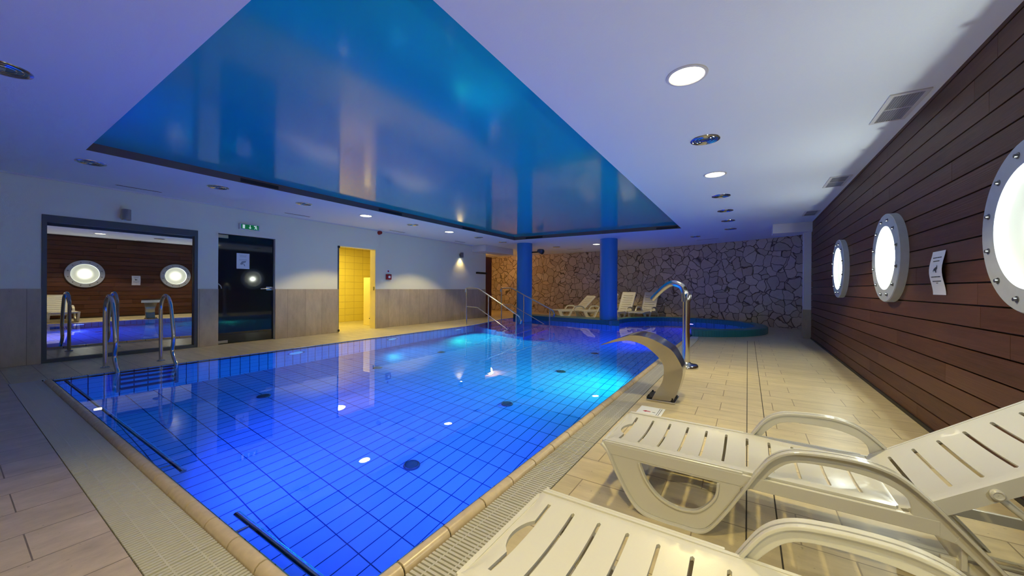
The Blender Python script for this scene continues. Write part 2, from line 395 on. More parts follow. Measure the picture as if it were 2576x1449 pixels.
# cove ceiling
cx0, cx1, cy0, cy1 = -5.95, -1.34, 0.85, 9.55
cove = [(cx0, cy0), (cx1, cy0), (cx1, cy1), (cx0, cy1 - 0.15)]
mb = MB(); mb.poly(flo, [cove], H, m='ceiling_paint')
mb.poly(flo, (), H + .25, m='ceiling_paint')
struct(mb.obj('ceiling', recalc=False), 'white painted ceiling with a recess over the pool')
mb = MB()
CZ = 2.585; k = 4
mb.add([(p[0], p[1], H) for p in cove] + [(p[0], p[1], CZ + .02) for p in cove], [(i, (i + 1) % k, k + (i + 1) % k, k + i) for i in range(k)], 'cove_lip')
o = mb.obj('trim_1', recalc=False); struct(o, 'dark edge strip around the ceiling recess')
mb = MB(); mb.poly([(p[0], p[1]) for p in cove], (), CZ, m='stretch_blue')
tag(mb.obj('stretch_ceiling_panel', recalc=False), 'large glossy blue stretch ceiling panel recessed above the pool', 'ceiling panel')

def wall_holes(axis, at, a0, a1, z0, z1, holes, thick, name, m, out=-1):
    """wall box with rectangular holes; axis 'x' = wall in plane x=at running along y"""
    us = sorted({a0, a1, *[h[0] for h in holes], *[h[1] for h in holes]}); zs = sorted({z0, z1, *[h[2] for h in holes], *[h[3] for h in holes]})
    mb = MB()
    for i in range(len(us) - 1):
        for j in range(len(zs) - 1):
            cu, cz = (us[i] + us[i + 1]) / 2, (zs[j] + zs[j + 1]) / 2
            if any(h[0] < cu < h[1] and h[2] < cz < h[3] for h in holes): continue
            lo, hi = sorted((at, at + out * thick))
            if axis == 'x': mb.box(lo, hi, us[i], us[i + 1], zs[j], zs[j + 1])
            else: mb.box(us[i], us[i + 1], lo, hi, zs[j], zs[j + 1])
    return mb.obj(name, m)
MIR = (0.75, 2.41, 0.0, 2.0); DR = (2.70, 3.64, 0.0, 2.0); OP = (4.98, 5.99, 0.0, 2.0)
struct(wall_holes('x', XL, -3, 10.65, 0, H, [MIR, DR, OP], 0.2, 'wall_left', 'plaster'), 'pale plaster wall on the left')
struct(wall_holes('x', XL + .018, -3, 10.64, 0, 0.67, [(h[0], h[1], 0, 1) for h in (MIR, DR, OP)], 0.018, 'baseboard_left', 'wainscot_stone'), 'travertine wainscot along the left wall')
struct(MB().box(-11, 1.6, -3.2, -3, 0, H).obj('wall_back', 'plaster'))
struct(MB().box(-11.2, -11, -3, 14.6, 0, H).obj('wall_corridor', 'plaster'))
struct(MB().box(XL + .001, XL + .02, -3, 10.64, H - .02, H - .0005).obj('trim_2', 'white_trim'), 'thin white moulding at the top of the left wall')
# backing of mirror recess and door recess
mb = MB(); mb.box(XL - .2, XL - .12, MIR[0], MIR[1], 0, 2.0); struct(mb.obj('wall_recess', 'frame_grey'))

# far stone wall: curved polyline with uv in metres
sp = [(-11, 14.15), (-8, 14.05), (-3.4, 13.8), (-1.3, 13.35), (-0.3, 12.98), (0.6, 12.6), (1.25, 12.2), (1.6, 11.9)]
sp2 = [tuple(p) for p in smooth_path([(a, b, 0) for a, b in sp], 6)]
me = bpy.data.meshes.new('wall_far'); vs = []; fs = []; uv = []; s_ = 0
for i, p in enumerate(sp2):
    if i: s_ += hypot(p[0] - sp2[i - 1][0], p[1] - sp2[i - 1][1])
    vs += [(p[0], p[1], 0), (p[0], p[1], H)]; uv.append(s_)
for i in range(len(sp2) - 1): fs.append((2 * i, 2 * i + 2, 2 * i + 3, 2 * i + 1))
me.from_pydata(vs, [], fs); ul = me.uv_layers.new(name='UVMap')
for p in me.polygons:
    for li in p.loop_indices:
        vi = me.loops[li].vertex_index; ul.data[li].uv = (uv[vi // 2], vs[vi][2])
me.materials.append(MAT['crazy_stone']); o = bpy.data.objects.new('wall_far', me); COL.objects.link(o); struct(o, 'far wall clad in irregular brown stone slabs')
so = o.modifiers.new('thick', 'SOLIDIFY'); so.thickness = 0.15; so.offset = -1 

# right wall of boards
tones = []
mb = MB(); zb = 0.012; row = 0; BH = 0.1365
joints = {}
while zb < H:
    zt = min(zb + BH - 0.010, H); y = -3 + random.random() * 0.0; cuts = [-3.0]
    yy = -3 + random.uniform(0.6, 2.2)
    while yy < 10.0: cuts.append(yy); yy += random.choice([1.9, 2.3, 2.6])
    cuts.append(10.12)
    for i in range(len(cuts) - 1):
        mb.box(XR, XR + .022, cuts[i] + .0015, cuts[i + 1] - .0015, zb, zt); tones += [random.random()] * 8
    zb += BH; row += 1
me = bpy.data.meshes.new('wall_right'); me.from_pydata(mb.v, [], mb.f)
a = me.attributes.new('tone', 'FLOAT', 'POINT'); a.data.foreach_set('value', tones)
me.materials.append(MAT['dark_board']); o = bpy.data.objects.new('wall_right', me); COL.objects.link(o); struct(o, 'dark brown horizontal board wall')
struct(MB().box(XR + .022, XR + .25, -3, 10.12, 0, H).obj('wall_right_backing', 'black'))
struct(MB().box(XR - .012, XR + .02, -3, 10.1, 0.0, 0.03).obj('baseboard_right', 'black'), 'dark strip at the foot of the board wall')
# pilaster, its lower stone part and soffit boxes
struct(MB().box(1.02, 1.30, 10.12, 10.34, 0.62, H).obj('wall_pilaster', 'white_trim'), 'white pilaster at the end of the board wall')
struct(MB().box(1.01, 1.30, 10.11, 10.345, 0, 0.62).obj('baseboard_pilaster', 'wainscot_stone'))
struct(MB().box(0.46, 1.16, 9.98, 10.5, 2.29, H, c=.004).obj('trim_3', 'white_trim'), 'white boxed duct under the ceiling by the pilaster')
struct(MB().box(1.3, 1.5, 10.3, 12.3, 0, H).obj('wall_side', 'plaster'))
struct(MB().box(XL - .01, -7.38, 9.88, 11.6, 2.28, H, c=.004).obj('trim_4', 'white_trim'), 'white boxed duct under the ceiling above the left wall end')

# shower cubicle behind the opening
mb = MB(); X0 = -10.25
mb.box(X0 - .1, X0, 4.3, 7.7, 0, 2.3); mb.box(X0, XL - .2, 7.6, 7.7, 0, 2.3); mb.box(X0, XL - .2, 4.3, 4.4, 0, 2.3)
struct(mb.obj('wall_cubicle', 'cubicle_tile'), 'yellow tiled walls of the shower room')
struct(MB().box(X0, XL - .2, 4.4, 7.6, 2.25, 2.3).obj('ceiling_cubicle', 'plaster'))
mb = MB(); mb.box(-8.95, -8.55, 6.36, 6.50, 0, 1.31, 'cubicle_white', .01)
tag(mb.obj('low_partition'), 'pale yellow low partition standing inside the shower room opening', 'partition')
lamp('shower_room_lamp', 'AREA', (-9.2, 5.7, 2.2), 34, (1.0, 0.84, 0.22), (0, 0, -1), 0.5)

# ------------------------------------------------------------------ pool basin
D = -1.3
mb = MB(); mb.poly(pool, (), D, m='pool_tile'); k = len(pool)
mb.add([(p[0], p[1], WZ) for p in pool] + [(p[0], p[1], D) for p in pool], [(i, (i + 1) % k, k + (i + 1) % k, k + i) for i in range(k)], 'pool_wall_tile')
struct(mb.obj('pool_basin', recalc=False), 'blue tiled pool basin under the water')
mb = MB(); mb.poly(pool, (), WZ - .006, m='water'); o = mb.obj('pool_water', recalc=False)
tag(o, 'clear calm water filling the blue tiled pool', 'water', kind='stuff')
# make normals point up
me = o.data
bm = bmesh.new(); bm.from_mesh(me)
for f in bm.faces:
    if f.normal.z < 0: f.normal_flip()
bm.to_mesh(me); bm.free()

# steps at the far left corner
mb = MB(); a_ = Vector((-6.42, 8.02)); b_ = Vector((-6.80, 9.95)); d_ = Vector((1.0, -0.25)).normalized() * 0.33
for i in range(6):
    p0 = a_ + d_ * (i - .2); p1 = b_ + d_ * (i - .2) * 1.06; q0 = a_ + d_ * (i + 1); q1 = b_ + d_ * (i + 1) * 1.06; z = -0.10 - .17 * i
    lp = [p0, q0, q1, p1]; mb.poly([(p.x, p.y) for p in lp], (), D - .01, z)
struct(mb.obj('pool_steps', 'step_tile'), 'blue tiled steps going down into the pool')

# overflow edge: coping
def coping(name, p, q, n, label):
    p, q = Vector((*p, 0)), Vector((*q, 0)); L = (q - p).length; d = (q - p).normalized(); nrm = Vector((d.y, -d.x, 0)); mb = MB(); pit = L / n
    prof = [(0.0, WZ - .03), (0.0, WZ - .008), (.005, WZ + .001), (.016, WZ + .006), (.034, WZ + .004), (.047, WZ - .006), (.053, WZ - .020), (.053, -0.02), (.056, -.1), (0, -.1)]
    for i in range(n):
        a = p + d * (i * pit + .004); b = p + d * ((i + 1) * pit - .004); kk = len(prof)
        vs = [tuple(a + nrm * u + Uv * z) for u, z in prof] + [tuple(b + nrm * u + Uv * z) for u, z in prof]
        mb.add(vs, [(j, (j + 1) % kk, kk + (j + 1) % kk, kk + j) for j in range(kk)] + [tuple(range(kk))[::-1], tuple(range(kk, 2 * kk))], 'coping')
    prof2 = [(min(u, .050), z - .009 if z > -.05 else z) for u, z in prof]; kk = len(prof2)
    vs = [tuple(p + nrm * u + Uv * z) for u, z in prof2] + [tuple(q + nrm * u + Uv * z) for u, z in prof2]
    mb.add(vs, [(j, (j + 1) % kk, kk + (j + 1) % kk, kk + j) for j in range(kk)], 'grout_dark')
    o = mb.obj(name, smooth=50); return struct(o, label)
coping('trim_5', (PX0 - .056, PY0), (PX1 + .056, PY0), 23, 'rounded beige coping tiles along the near pool edge')
coping('trim_6', (PX1, PY0 - .0), (PX1, 8.62), 32, 'rounded beige coping tiles along the right pool edge')
o = coping('trim_7', (PX0, 7.9), (PX0, PY0), 29, 'rounded coping tiles along the left pool edge')

# gutter channel under the grates
mb = MB(); mb.box(-6.56, -0.86, 0.405, 0.63, -.12, -.10); mb.box(-1.05, -0.86, 0.63, 8.62, -.12, -.10); mb.box(-6.56, -6.40, .63, 7.9, -.12, -.10)
mb.box(-6.56, -0.86, 0.400, 0.406, -.12, -.001); mb.box(-.862, -.855, .4, 8.62, -.12, -.001); mb.box(-6.565, -6.555, .4, 7.9, -.12, -.001)
struct(mb.obj('pool_gutter', 'gutter_dark'), 'dark overflow gutter around the pool')

def grate_mesh(name, L, W, pitch=0.019):
    """bars across the gutter; local x along the gutter, y across"""
    mb = MB(); n = int(L / pitch)
    for i in range(n):
        x = (i + .5) * L / n; mb.box(x - pitch * .31, x + pitch * .31, .004, W - .004, -.022, .002)
    for y in (W * .30, W * .72): mb.box(.002, L - .002, y - .004, y + .004, -.024, -.004)
    for y in (W * .30, W * .72):
        for i in range(n):
            x = (i + .5) * L / n; mb.box(x - pitch * .5, x + pitch * .5, y - .003, y + .003, -.01, .0015)
    me = bpy.data.meshes.new(name); me.from_pydata(mb.v, [], mb.f); me.materials.append(MAT['grate_plastic']); return me
def place_grates(p, d, n, L, W, where, grp):
    me = grate_mesh('overflow_grate', L - .004, W); ordn = ['first', 'second', 'third', 'fourth', 'fifth', 'sixth', 'seventh', 'eighth', 'ninth']
    for i in range(n):
        o = bpy.data.objects.new('overflow_grate', me); COL.objects.link(o)
        o.location = (p[0] + d[0] * L * i, p[1] + d[1] * L * i, 0); o.rotation_euler.z = atan2(d[1], d[0])
        tag(o, where % ordn[i], 'grate', grp)
place_grates((-6.555, 0.405), (1, 0), 6, 0.9475, 0.222, 'white slotted grate section along the near pool edge, %s from the left', 'grates along the near pool edge')
place_grates((-0.862, 0.632), (0, 1), 9, 0.8875, 0.188, 'white slotted grate section along the right pool edge, %s from the near corner', 'grates along the right pool edge')
me = grate_mesh('overflow_grate', 7.26, .152, .019); o = bpy.data.objects.new('overflow_grate', me); COL.objects.link(o); o.location = (-6.403, .632, 0); o.rotation_euler.z = pi / 2
tag(o, 'narrow white slotted grate along the left pool edge below the ladder', 'grate')
struct(MB().box(-.90, PX1 + .055, 8.62, 9.02, -.05, .003).obj('trim_8', 'white_trim'), 'pale slab at the far end of the right grate')

# whirlpool rim and low wall behind the pool
mb = MB(); n = 64; prof = [(RI, -.3), (RI, .135), (RI + .02, .155), (RO - .02, .155), (RO, .135), (RO, -.05)]
aa = [radians(A0 + (A1 - 4 - A0) * i / n) for i in range(n + 1)]; kk = len(prof)
vs = [(WC[0] + r * cos(a), WC[1] + r * sin(a), z) for a in aa for r, z in prof]
fs = [(i * kk + j, (i + 1) * kk + j, (i + 1) * kk + j + 1, i * kk + j + 1) for i in range(n) for j in range(kk - 1)] + [tuple(range(kk)), tuple(n * kk + j for j in range(kk))]
mb.add(vs, fs, 'mosaic_teal'); struct(mb.obj('whirlpool_rim', smooth=40), 'round raised teal mosaic rim of the whirlpool')
mb = MB(); fr = [(-2.98, 10.16), (-5.3, 10.40), (-6.85, 10.76)]; bk = [(-7.0, 11.15), (-5.2, 10.95), (-3.2, 10.85), (-3.15, 11.6), (-3.42, 10.9)]
mb.poly([(-2.98, 10.16), (-5.3, 10.42), (-6.85, 10.78), (-6.95, 11.25), (-5.2, 10.98), (-3.3, 11.0)], (), -0.2, 0.15)
o = mb.obj('pool_ledge', 'mosaic_teal_wall'); struct(o, 'raised teal mosaic ledge at the far pool edge')

def column(x, y, z0, label):
    t = thing('column', label, 'column', (x, y, z0), 0, 'round blue columns')
    mb = MB().cyl((0, 0), .248, 0, H - z0 - .001, 64); mb.obj('shaft', 'column_blue', t, smooth=40)
    return t
column(-6.10, 10.27, -0.25, 'round blue column behind the far step handrail')
column(-3.42, 10.56, 0.15, 'round blue column standing on the teal ledge')

# shadow-free floor drain channel on the right deck
mb = MB(); mb.box(0.0, 0.118, -3, 8.9, -.004, .0012, 'deck_tile')
for x in (0.0, 0.118): mb.box(x - .003, x + .003, -3, 8.9, -.004, .0016, 'grout_dark')
struct(mb.obj('trim_9'), 'long expansion strip set into the right deck')

# ------------------------------------------------------------------ discs on the pool floor, jets, rings
def floor_inlet(x, y, label):
    t = thing('floor_inlet', label, 'pool inlet', (x, y, D), 0, 'dark round inlets on the pool floor')
    MB().lathe([(0.001, .022), (.05, .022), (.072, .012), (.075, 0)], 32).obj('cover', 'drain_dark', t, smooth=40)
    MB().lathe([(.058, .021), (.060, .026), (.064, .026), (.066, .016)], 32).obj('rim', 'steel_dark', t, smooth=40)
for y, w_ in ((2.31, 'nearest of the right row'), (3.87, 'second of the right row'), (5.46, 'third of the right row'), (7.01, 'farthest of the right row')):
    floor_inlet(-2.54, y, 'dark round inlet on the pool floor, ' + w_)
for y, w_ in ((2.22, 'nearest of the left row'), (3.91, 'second of the left row'), (5.40, 'third of the left row'), (7.9, 'farthest, near the steps')):
    floor_inlet(-5.12 if y < 7.5 else -4.2, y, 'dark round inlet on the pool floor, ' + w_)

def pool_light(x, y, z, rz, label, lit):
    t = thing('pool_lamp', label, 'pool lamp', (x, y, z), rz, 'round lamps in the pool walls')
    mb = MB().lathe([(.14, 0), (.14, .012), (.125, .020), (.115, .012), (.11, .004)], 40, ax='x'); mb.obj('trim_ring', 'steel', t, smooth=40)
    MB().lathe([(.001, .012), (.08, .010), (.112, .003)], 32, ax='x').obj('lens', 'pool_lens', t, smooth=40)
lab = ['lit round lamp in the left pool wall near the steps', 'round lamp in the right pool wall below the shower', 'round lamp in the near pool wall',
       'round lamp in the right pool wall nearest the camera', 'round lamp in the right pool wall near the whirlpool', 'round lamp in the far whirlpool wall', 'round lamp in the left pool wall between two others']
for i, (x, y, z, d, c, e) in enumerate(POOL_LAMPS):
    dd = Vector(d); rz = {1: 0, -1: pi}.get(int(d[0]), None)
    if rz is None: rz = pi / 2 if d[1] > 0 else -pi / 2
    pool_light(x, y, z, rz, lab[i], True)
    ax = Vector((cos(rz), sin(rz), 0)); lamp('underwater_lamp', 'AREA', Vector((x, y, z)) + ax * .04, e, c, dd, 0.2)
pool_light(-6.349, 3.24, -.42, 0, 'unlit round lamp in the left pool wall opposite the dark glass door', False)

# grab tubes along the near pool wall
for x0, x1, lb in ((-6.28, -2.72, 'long steel grab tube along the near pool wall, left one'), (-2.02, -1.2, 'short steel grab tube along the near pool wall near the loungers')):
    t = thing('grab_rail', lb, 'rail', (x0, PY0 + .085, -.06))
    MB().tube([(0, 0, 0), (x1 - x0, 0, 0)], .016, 14).obj('tube', 'steel', t, smooth=60)
    for x in (0.15, (x1 - x0) - .15): MB().tube([(x, -.084, 0), (x, -.01, 0)], .009, 10).obj('bracket', 'steel', t, smooth=60)

# ------------------------------------------------------------------ mirror
t = thing('wall_mirror', 'large wall mirror in a dark grey frame behind the pool ladder', 'mirror', (XL, 1.58, 0))
y0, y1 = -.83, .83
mb = MB(); mb.box(-.1, .012, y0, y0 + .045, 0, 2.0); mb.box(-.1, .012, y1 - .045, y1, 0, 2.0); mb.box(-.1, .012, y0 + .045, y1 - .045, 1.90, 2.0); mb.box(-.1, .012, y0 + .045, y1 - .045, 0, .05)
mb.obj('frame', 'frame_grey', t, bevel=.003)
MG = MB().box(-.02, 0, y0 + .047, y1 - .047, .052, 1.898).obj('mirror_panel', 'mirror_glass', t, loc=(-.035, 0, 0))
MG.rotation_euler = (0, radians(.15), radians(.8))

# dark glass door
t = thing('glass_door', 'dark glass door under the green exit sign', 'door', (XL - .06, 2.70, 0))
mb = MB(); mb.box(-.012, 0, .006, .934, .008, 1.992); mb.obj('door_leaf', 'door_glass', t)
mb = MB(); mb.box(-.03, .012, -.0, .17, 1.925, 1.985, c=.004); o = mb.obj('top_hinge', 'steel_brushed', t)
mb = MB(); mb.box(-.03, .012, -.0, .17, .015, .065, c=.004); o = mb.obj('bottom_hinge', 'steel_brushed', t)
mb = MB(); mb.box(-.02, .015, .80, .93, .975, 1.045, c=.006); mb.tube([(.015, .83, 1.01), (.06, .83, 1.01), (.06, .81, 1.01), (.06, .68, 1.005)], .010, 10); mb.obj('door_handle', 'steel', t, smooth=50)
mb = MB(); mb.tube([(.0, .0, 1.10), (.03, .02, 1.09), (.04, .05, 1.05), (.035, .06, 1.01)], .009, 10); mb.obj('side_hook', 'steel', t, smooth=50)
struct(MB().box(XL - .2, XL - .13, 2.70, 3.64, 0, 2.0).obj('wall_door_backing', 'black'))

def notice(name, label, loc, size, normal_x, curve, kind):
    """a sheet of paper in the y-z plane; local y to the reader's right"""
    t = thing(name, label, 'paper notice', loc); wd, ht = size; s = normal_x
    N = 12; vs = []; fs = []
    def px(z): return s * (.004 + curve * (0.5 - 0.5 * cos(2 * pi * min(1, max(0, (z / ht)) * 0.9))))
    for i in range(N + 1):
        z = ht * i / N
        for y in (-wd / 2, wd / 2): vs.append((px(z), y, z))
    fs = [(2 * i, 2 * i + 1, 2 * i + 3, 2 * i + 2) for i in range(N)]
    o = MB().add(vs, fs).obj('sheet', 'paper', t); so = o.modifiers.new('t', 'SOLIDIFY'); so.thickness = .0006; so.offset = 0
    mb = MB(); e = .0012 * s; random.seed(3)
    def bar(y0, y1, z0, z1): mb.add([(px((z0 + z1) / 2) + e, y, z) for y, z in ((y0, z0), (y1, z0), (y1, z1), (y0, z1))], [(0, 1, 2, 3)])
    def textline(z, w_, h_):
        y = -w_ / 2
        while y < w_ / 2: q = random.uniform(.006, .016); bar(y, min(y + q, w_ / 2), z, z + h_); y += q + .003
    if kind == 'dog':
        for z, w_ in ((.84, .14), (.76, .10), (.40, .15), (.30, .14)): textline(z * ht, w_ * wd / .21, .007)
        textline(.26 * ht, .03, .005)
        P = [(-.035, .60), (-.03, .69), (-.02, .64), (0, .62), (.02, .60), (.035, .55), (.03, .52), (.018, .56), (.0, .54), (-.012, .50), (-.022, .51), (-.02, .56)]
        P = [(s * -a, z * ht) for a, z in P]
        pts, tr = cdt(P); mb.add([(px(.6 * ht) + e, a, z) for a, z in pts], tr)
    else:
        for z, w_ in ((.88, .13), (.82, .10), (.76, .11), (.60, .12), (.55, .13)): textline(z * ht, w_ * wd / .21, .005)
        P = [(-.05, .30), (-.02, .48), (.05, .52), (.04, .42), (.0, .38), (.02, .18), (.035, .18), (.02, .32), (-.03, .26)]
        pts, tr = cdt([(a, z * ht) for a, z in P]); mb.add([(e + px(.35 * ht), a, z) for a, z in pts], tr)
    mb.obj('print', 'ink' if kind == 'dog' else 'ink_pale', t)
    return t
notice('paper_notice', 'white paper notice taped to the dark glass door', (XL - .058, 3.105, 1.38), (.21, .29), 1, 0.0, 'plain')
notice('paper_notice', 'curled white paper notice with a small black figure on the board wall', (XR, 3.83, 1.02), (.21, .31), -1, 0.022, 'dog')

# shower room opening details
t = thing('door_frame_fitting', 'yellow lined opening to the shower room with pivots and strike plate', 'door frame', (XL, 5.0, 0))
mb = MB(); mb.box(-.2, .004, .982, .989, 0, 2.0); mb.obj('lining', 'cubicle_white', t)
MB().box(-.02, .008, -.03, .0, 0, 2.0).obj('jamb_strip', 'frame_grey', t)
for z in (1.95, .02): MB().box(-.04, .02, -.035, .015, z, z + .05, c=.004).obj('pivot', 'black', t)
MB().box(-.07, -.03, .975, .984, .97, 1.06, c=.002).obj('strike_plate', 'steel_dark', t)
t = thing('drain_valve', 'small dark cross handle valve on the low partition', 'valve', (-8.60, 6.34, .16))
MB().box(-.012, .012, -.02, .0, -.10, .10).obj('body', 'black', t); MB().box(-.05, .05, -.02, 0, .03, .05).obj('handle', 'black', t)

# exit sign
t = thing('exit_sign', 'green emergency exit sign above the dark glass door', 'exit sign', (XL, 3.175, 2.165))
MB().box(0, .05, -.17, .17, -.055, .055, c=.006).obj('housing', 'vent_white', t)
MB().box(.05, .053, -.145, .145, -.042, .042).obj('sign_face', 'sign_green', t)
mb = MB(); X = .0545
def q(lp):
    pts, tr = cdt(lp); mb.add([(X, a, b) for a, b in pts], tr)
q([(-.122, -.034), (-.085, -.034), (-.085, .034), (-.122, .034)])
mb.obj('door_pictogram', 'sign_white', t); mb = MB()
q([(-.006, .034), (-.006, -.008), (-.024, -.008), (0, -.034), (.024, -.008), (.006, -.008), (.006, .034)])
mb.obj('arrow_pictogram', 'sign_white', t); mb = MB()
q([(.062, .030), (.078, .034), (.098, .016), (.120, .002), (.116, -.008), (.100, .002), (.104, -.012), (.124, -.034), (.110, -.034), (.094, -.016), (.078, -.030), (.066, -.030), (.088, -.006), (.080, .012), (.062, .018)])
q([(.100 + .010 * cos(i * pi / 6), .030 + .009 * sin(i * pi / 6)) for i in range(12)])
mb.obj('runner_pictogram', 'sign_white', t)

# fire alarm sounder and call point
t = thing('fire_alarm_sounder', 'dark red fire alarm sounder high on the left wall', 'fire alarm', (XL, 6.09, 2.44))
MB().lathe([(.05, 0), (.05, .02), (.042, .03), (.042, .07), (.03, .08), (.001, .08)], 32, ax='x').obj('housing', 'red_plastic', t, smooth=40)
MB().lathe([(.035, .071), (.035, .084), (.02, .086), (.001, .086)], 24, ax='x').obj('grille', 'red_plastic', t, smooth=40)
t = thing('fire_call_point', 'dark red fire call box on the left wall past the yellow opening', 'call point', (XL, 6.38, 1.32))
MB().box(0, .05, -.075, .075, -.07, .07, c=.006).obj('box', 'red_plastic', t); MB().box(.05, .053, -.03, .035, -.03, .03).obj('break_glass', 'paper', t)
t = thing('small_wall_sign', 'small white sign above the dark red call box', 'sign', (XL, 6.38, 1.46))
MB().box(0, .004, -.04, .05, -.03, .05).obj('plate', 'paper', t); MB().box(.004, .0048, -.02, .03, -.01, .03).obj('print', 'red_print', t)

# sconces
def sconce(y, z, label, lit):
    t = thing('wall_sconce', label, 'wall lamp', (XL, y, z), 0, 'cylinder wall lamps')
    MB().box(0, .03, -.03, .03, .03, .12).obj('bracket', 'steel_dark', t)
    MB().lathe([(.046, 0.01), (.050, 0), (.052, .0), (.052, .155), (.048, .16), (.001, .16)], 32, (.085, 0)).obj('shade', 'steel_brushed' if not lit else 'steel_dark', t, smooth=40)
    MB().lathe([(.001, .012), (.046, .012)], 24, (.085, 0)).obj('diffuser', 'lamp_lit' if lit else 'vent_dark', t)
    if lit: lamp('sconce_light', 'SPOT', (XL + .085, y, z + .005), 10, (1.0, .72, .25), (-.15, 0, -1), .02, 105, .8)
sconce(1.53, 2.035, 'unlit silver cylinder wall lamp above the mirror', False)
sconce(9.24, 2.035, 'lit cylinder wall lamp at the far end of the left wall', True)
tag(MB().box(XL, XL + .06, 10.08, 10.66, 1.54, 1.60, c=.01).obj('wall_bar', 'black'), 'dark horizontal bar at the far end of the left wall', 'wall bar')
tag(MB().box(-8.35, -8.15, 10.66, 11.3, 0, 2.2, c=.01).obj('wooden_panel', 'dark_red_wood'), 'dark reddish wooden panel in the corridor past the left wall', 'panel')

# spotlight at the column
t = thing('ceiling_spotlight', 'dark adjustable spotlight hanging beside the left blue column', 'spotlight', (-5.62, 10.30, 2.2))
MB().tube([(-.22, 0, 0), (0, 0, .0)], .022, 12).obj('arm', 'black', t, smooth=50)
mb = MB().lathe([(.001, -.11), (.05, -.10), (.075, -.02), (.085, .10), (.07, .10), (.06, .04), (.001, .03)], 28, ax='x'); o = mb.obj('lamp_head', 'steel_dark', t, smooth=40); o.rotation_euler = (0, radians(15), radians(-20)); o.location = (.08, 0, .02)

# ------------------------------------------------------------------ ceiling fittings
def downlight(x, y, lit, label):
    t = thing('downlight', label, 'ceiling light', (x, y, H), 0, 'lit downlights' if lit else 'unlit downlights')
    MB().lathe([(.130, 0), (.128, -.006), (.112, -.009), (.106, -.004), (.106, .0)], 48).obj('trim_ring', 'vent_white' if lit else 'steel', t, smooth=40)
    if lit:
        MB().lathe([(.001, -.003), (.107, -.003)], 40).obj('diffuser', 'lamp_lit', t)
        lamp('downlight_light', 'SPOT', (x, y, H - .012), E_DOWN, WARM, (0, 0, -1), .07, 112, .25)
    else:
        MB().lathe([(.107, -.003), (.08, -.0012), (.001, -.0012)], 40).obj('reflector', 'lamp_glass_off', t, smooth=60)
        mb = MB()
        for rr in (.085, .055): mb.lathe([(rr, -.002), (rr + .004, -.006), (rr + .008, -.002)], 40)
        mb.box(-.03, .03, -.012, .012, -.008, -.0015); mb.obj('louvre', 'steel', t, smooth=40)
RX, LX = -.355, -6.515
names = ['nearest', 'second', 'third', 'fourth', 'fifth', 'sixth', 'farthest']
for i in range(7):
    lit = i in (0, 2); downlight(RX, 2.73 + 1.27 * i - (.02 * i if i > 4 else 0), lit, ('lit' if lit else 'unlit') + ' round downlight in the right ceiling row, %s from the camera' % names[i])
downlight(RX, .19, True, 'lit round downlight in the right ceiling row, overhead of the camera')
downlight(RX, -1.1, True, 'lit round downlight in the right ceiling row, behind the camera')
nm = ['nearest', 'second', 'third', 'fourth', 'fifth', 'sixth', 'seventh', 'farthest']
for i in range(8):
    lit = i in (3, 5); downlight(LX, .97 + 1.235 * i, lit, ('lit' if lit else 'unlit') + ' round downlight along the left wall, %s from the mirror' % nm[i])
downlight(-4.19, .23, False, 'unlit round downlight at the left image edge near the camera')
downlight(-5.63, 11.65, False, 'unlit round downlight beyond the left blue column')
downlight(-4.17, 11.6, True, 'lit round downlight between the two blue columns')
downlight(-1.22, 11.23, False, 'unlit round downlight above the whirlpool')

def vent(x0, x1, y0, y1, label):
    t = thing('ceiling_vent', label, 'ceiling vent', ((x0 + x1) / 2, (y0 + y1) / 2, H), 0, 'square ceiling vents by the board wall')
    a, b = (x1 - x0) / 2, (y1 - y0) / 2; mb = MB(); f = .028
    mb.box(-a, a, -b, -b + f, -.01, 0); mb.box(-a, a, b - f, b, -.01, 0); mb.box(-a, -a + f, -b + f, b - f, -.01, 0); mb.box(a - f, a, -b + f, b - f, -.01, 0)
    mb.obj('frame', 'vent_white', t, bevel=.002)
    MB().box(-a + f, a - f, -b + f, b - f, -.002, -.0008).obj('backing', 'vent_dark', t)
    mb = MB(); n = 11
    for i in range(n):
        x = -a + f + (2 * a - 2 * f) * (i + .5) / n; mb.add([(x - .005, -b + f, -.003), (x + .004, -b + f, -.009), (x + .004, b - f, -.009), (x - .005, b - f, -.003)], [(0, 1, 2, 3)])
    o = mb.obj('slats', 'vent_slat', t); so = o.modifiers.new('t', 'SOLIDIFY'); so.thickness = .001
    MB().box(-a + f, a - f, -.006, .006, -.010, -.003).obj('cross_bar', 'vent_white', t)
vent(.88, 1.10, 3.80, 4.37, 'white slatted ceiling vent nearest the camera by the board wall')
vent(.88, 1.10, 6.16, 6.74, 'white slatted ceiling vent in the middle of the board wall')
vent(.88, 1.10, 8.57, 9.12, 'white slatted ceiling vent at the far end of the board wall')
def slot(x, y, L, rz, label):
    t = thing('slot_diffuser', label, 'air slot', (x, y, H), rz, 'thin slot diffusers in the ceiling')
    MB().box(-L / 2, L / 2, -.028, .028, -.004, 0).obj('frame', 'vent_white', t)
    MB().box(-L / 2 + .01, L / 2 - .01, -.012, .012, -.0055, -.0035).obj('slot', 'vent_dark', t)
for y, n in ((1.62, 'above the mirror'), (3.9, 'above the dark glass door'), (6.4, 'past the yellow opening'), (8.86, 'at the far end')):
    slot(-7.62, y, .5, pi / 2, 'thin dark air slot in the ceiling along the left wall, ' + n)
slot(-5.35, 12.6, .6, 0, 'thin dark air slot in the ceiling left of the far lit lamp'); slot(-1.0, 12.0, .6, -.25, 'thin dark air slot in the ceiling above the whirlpool')
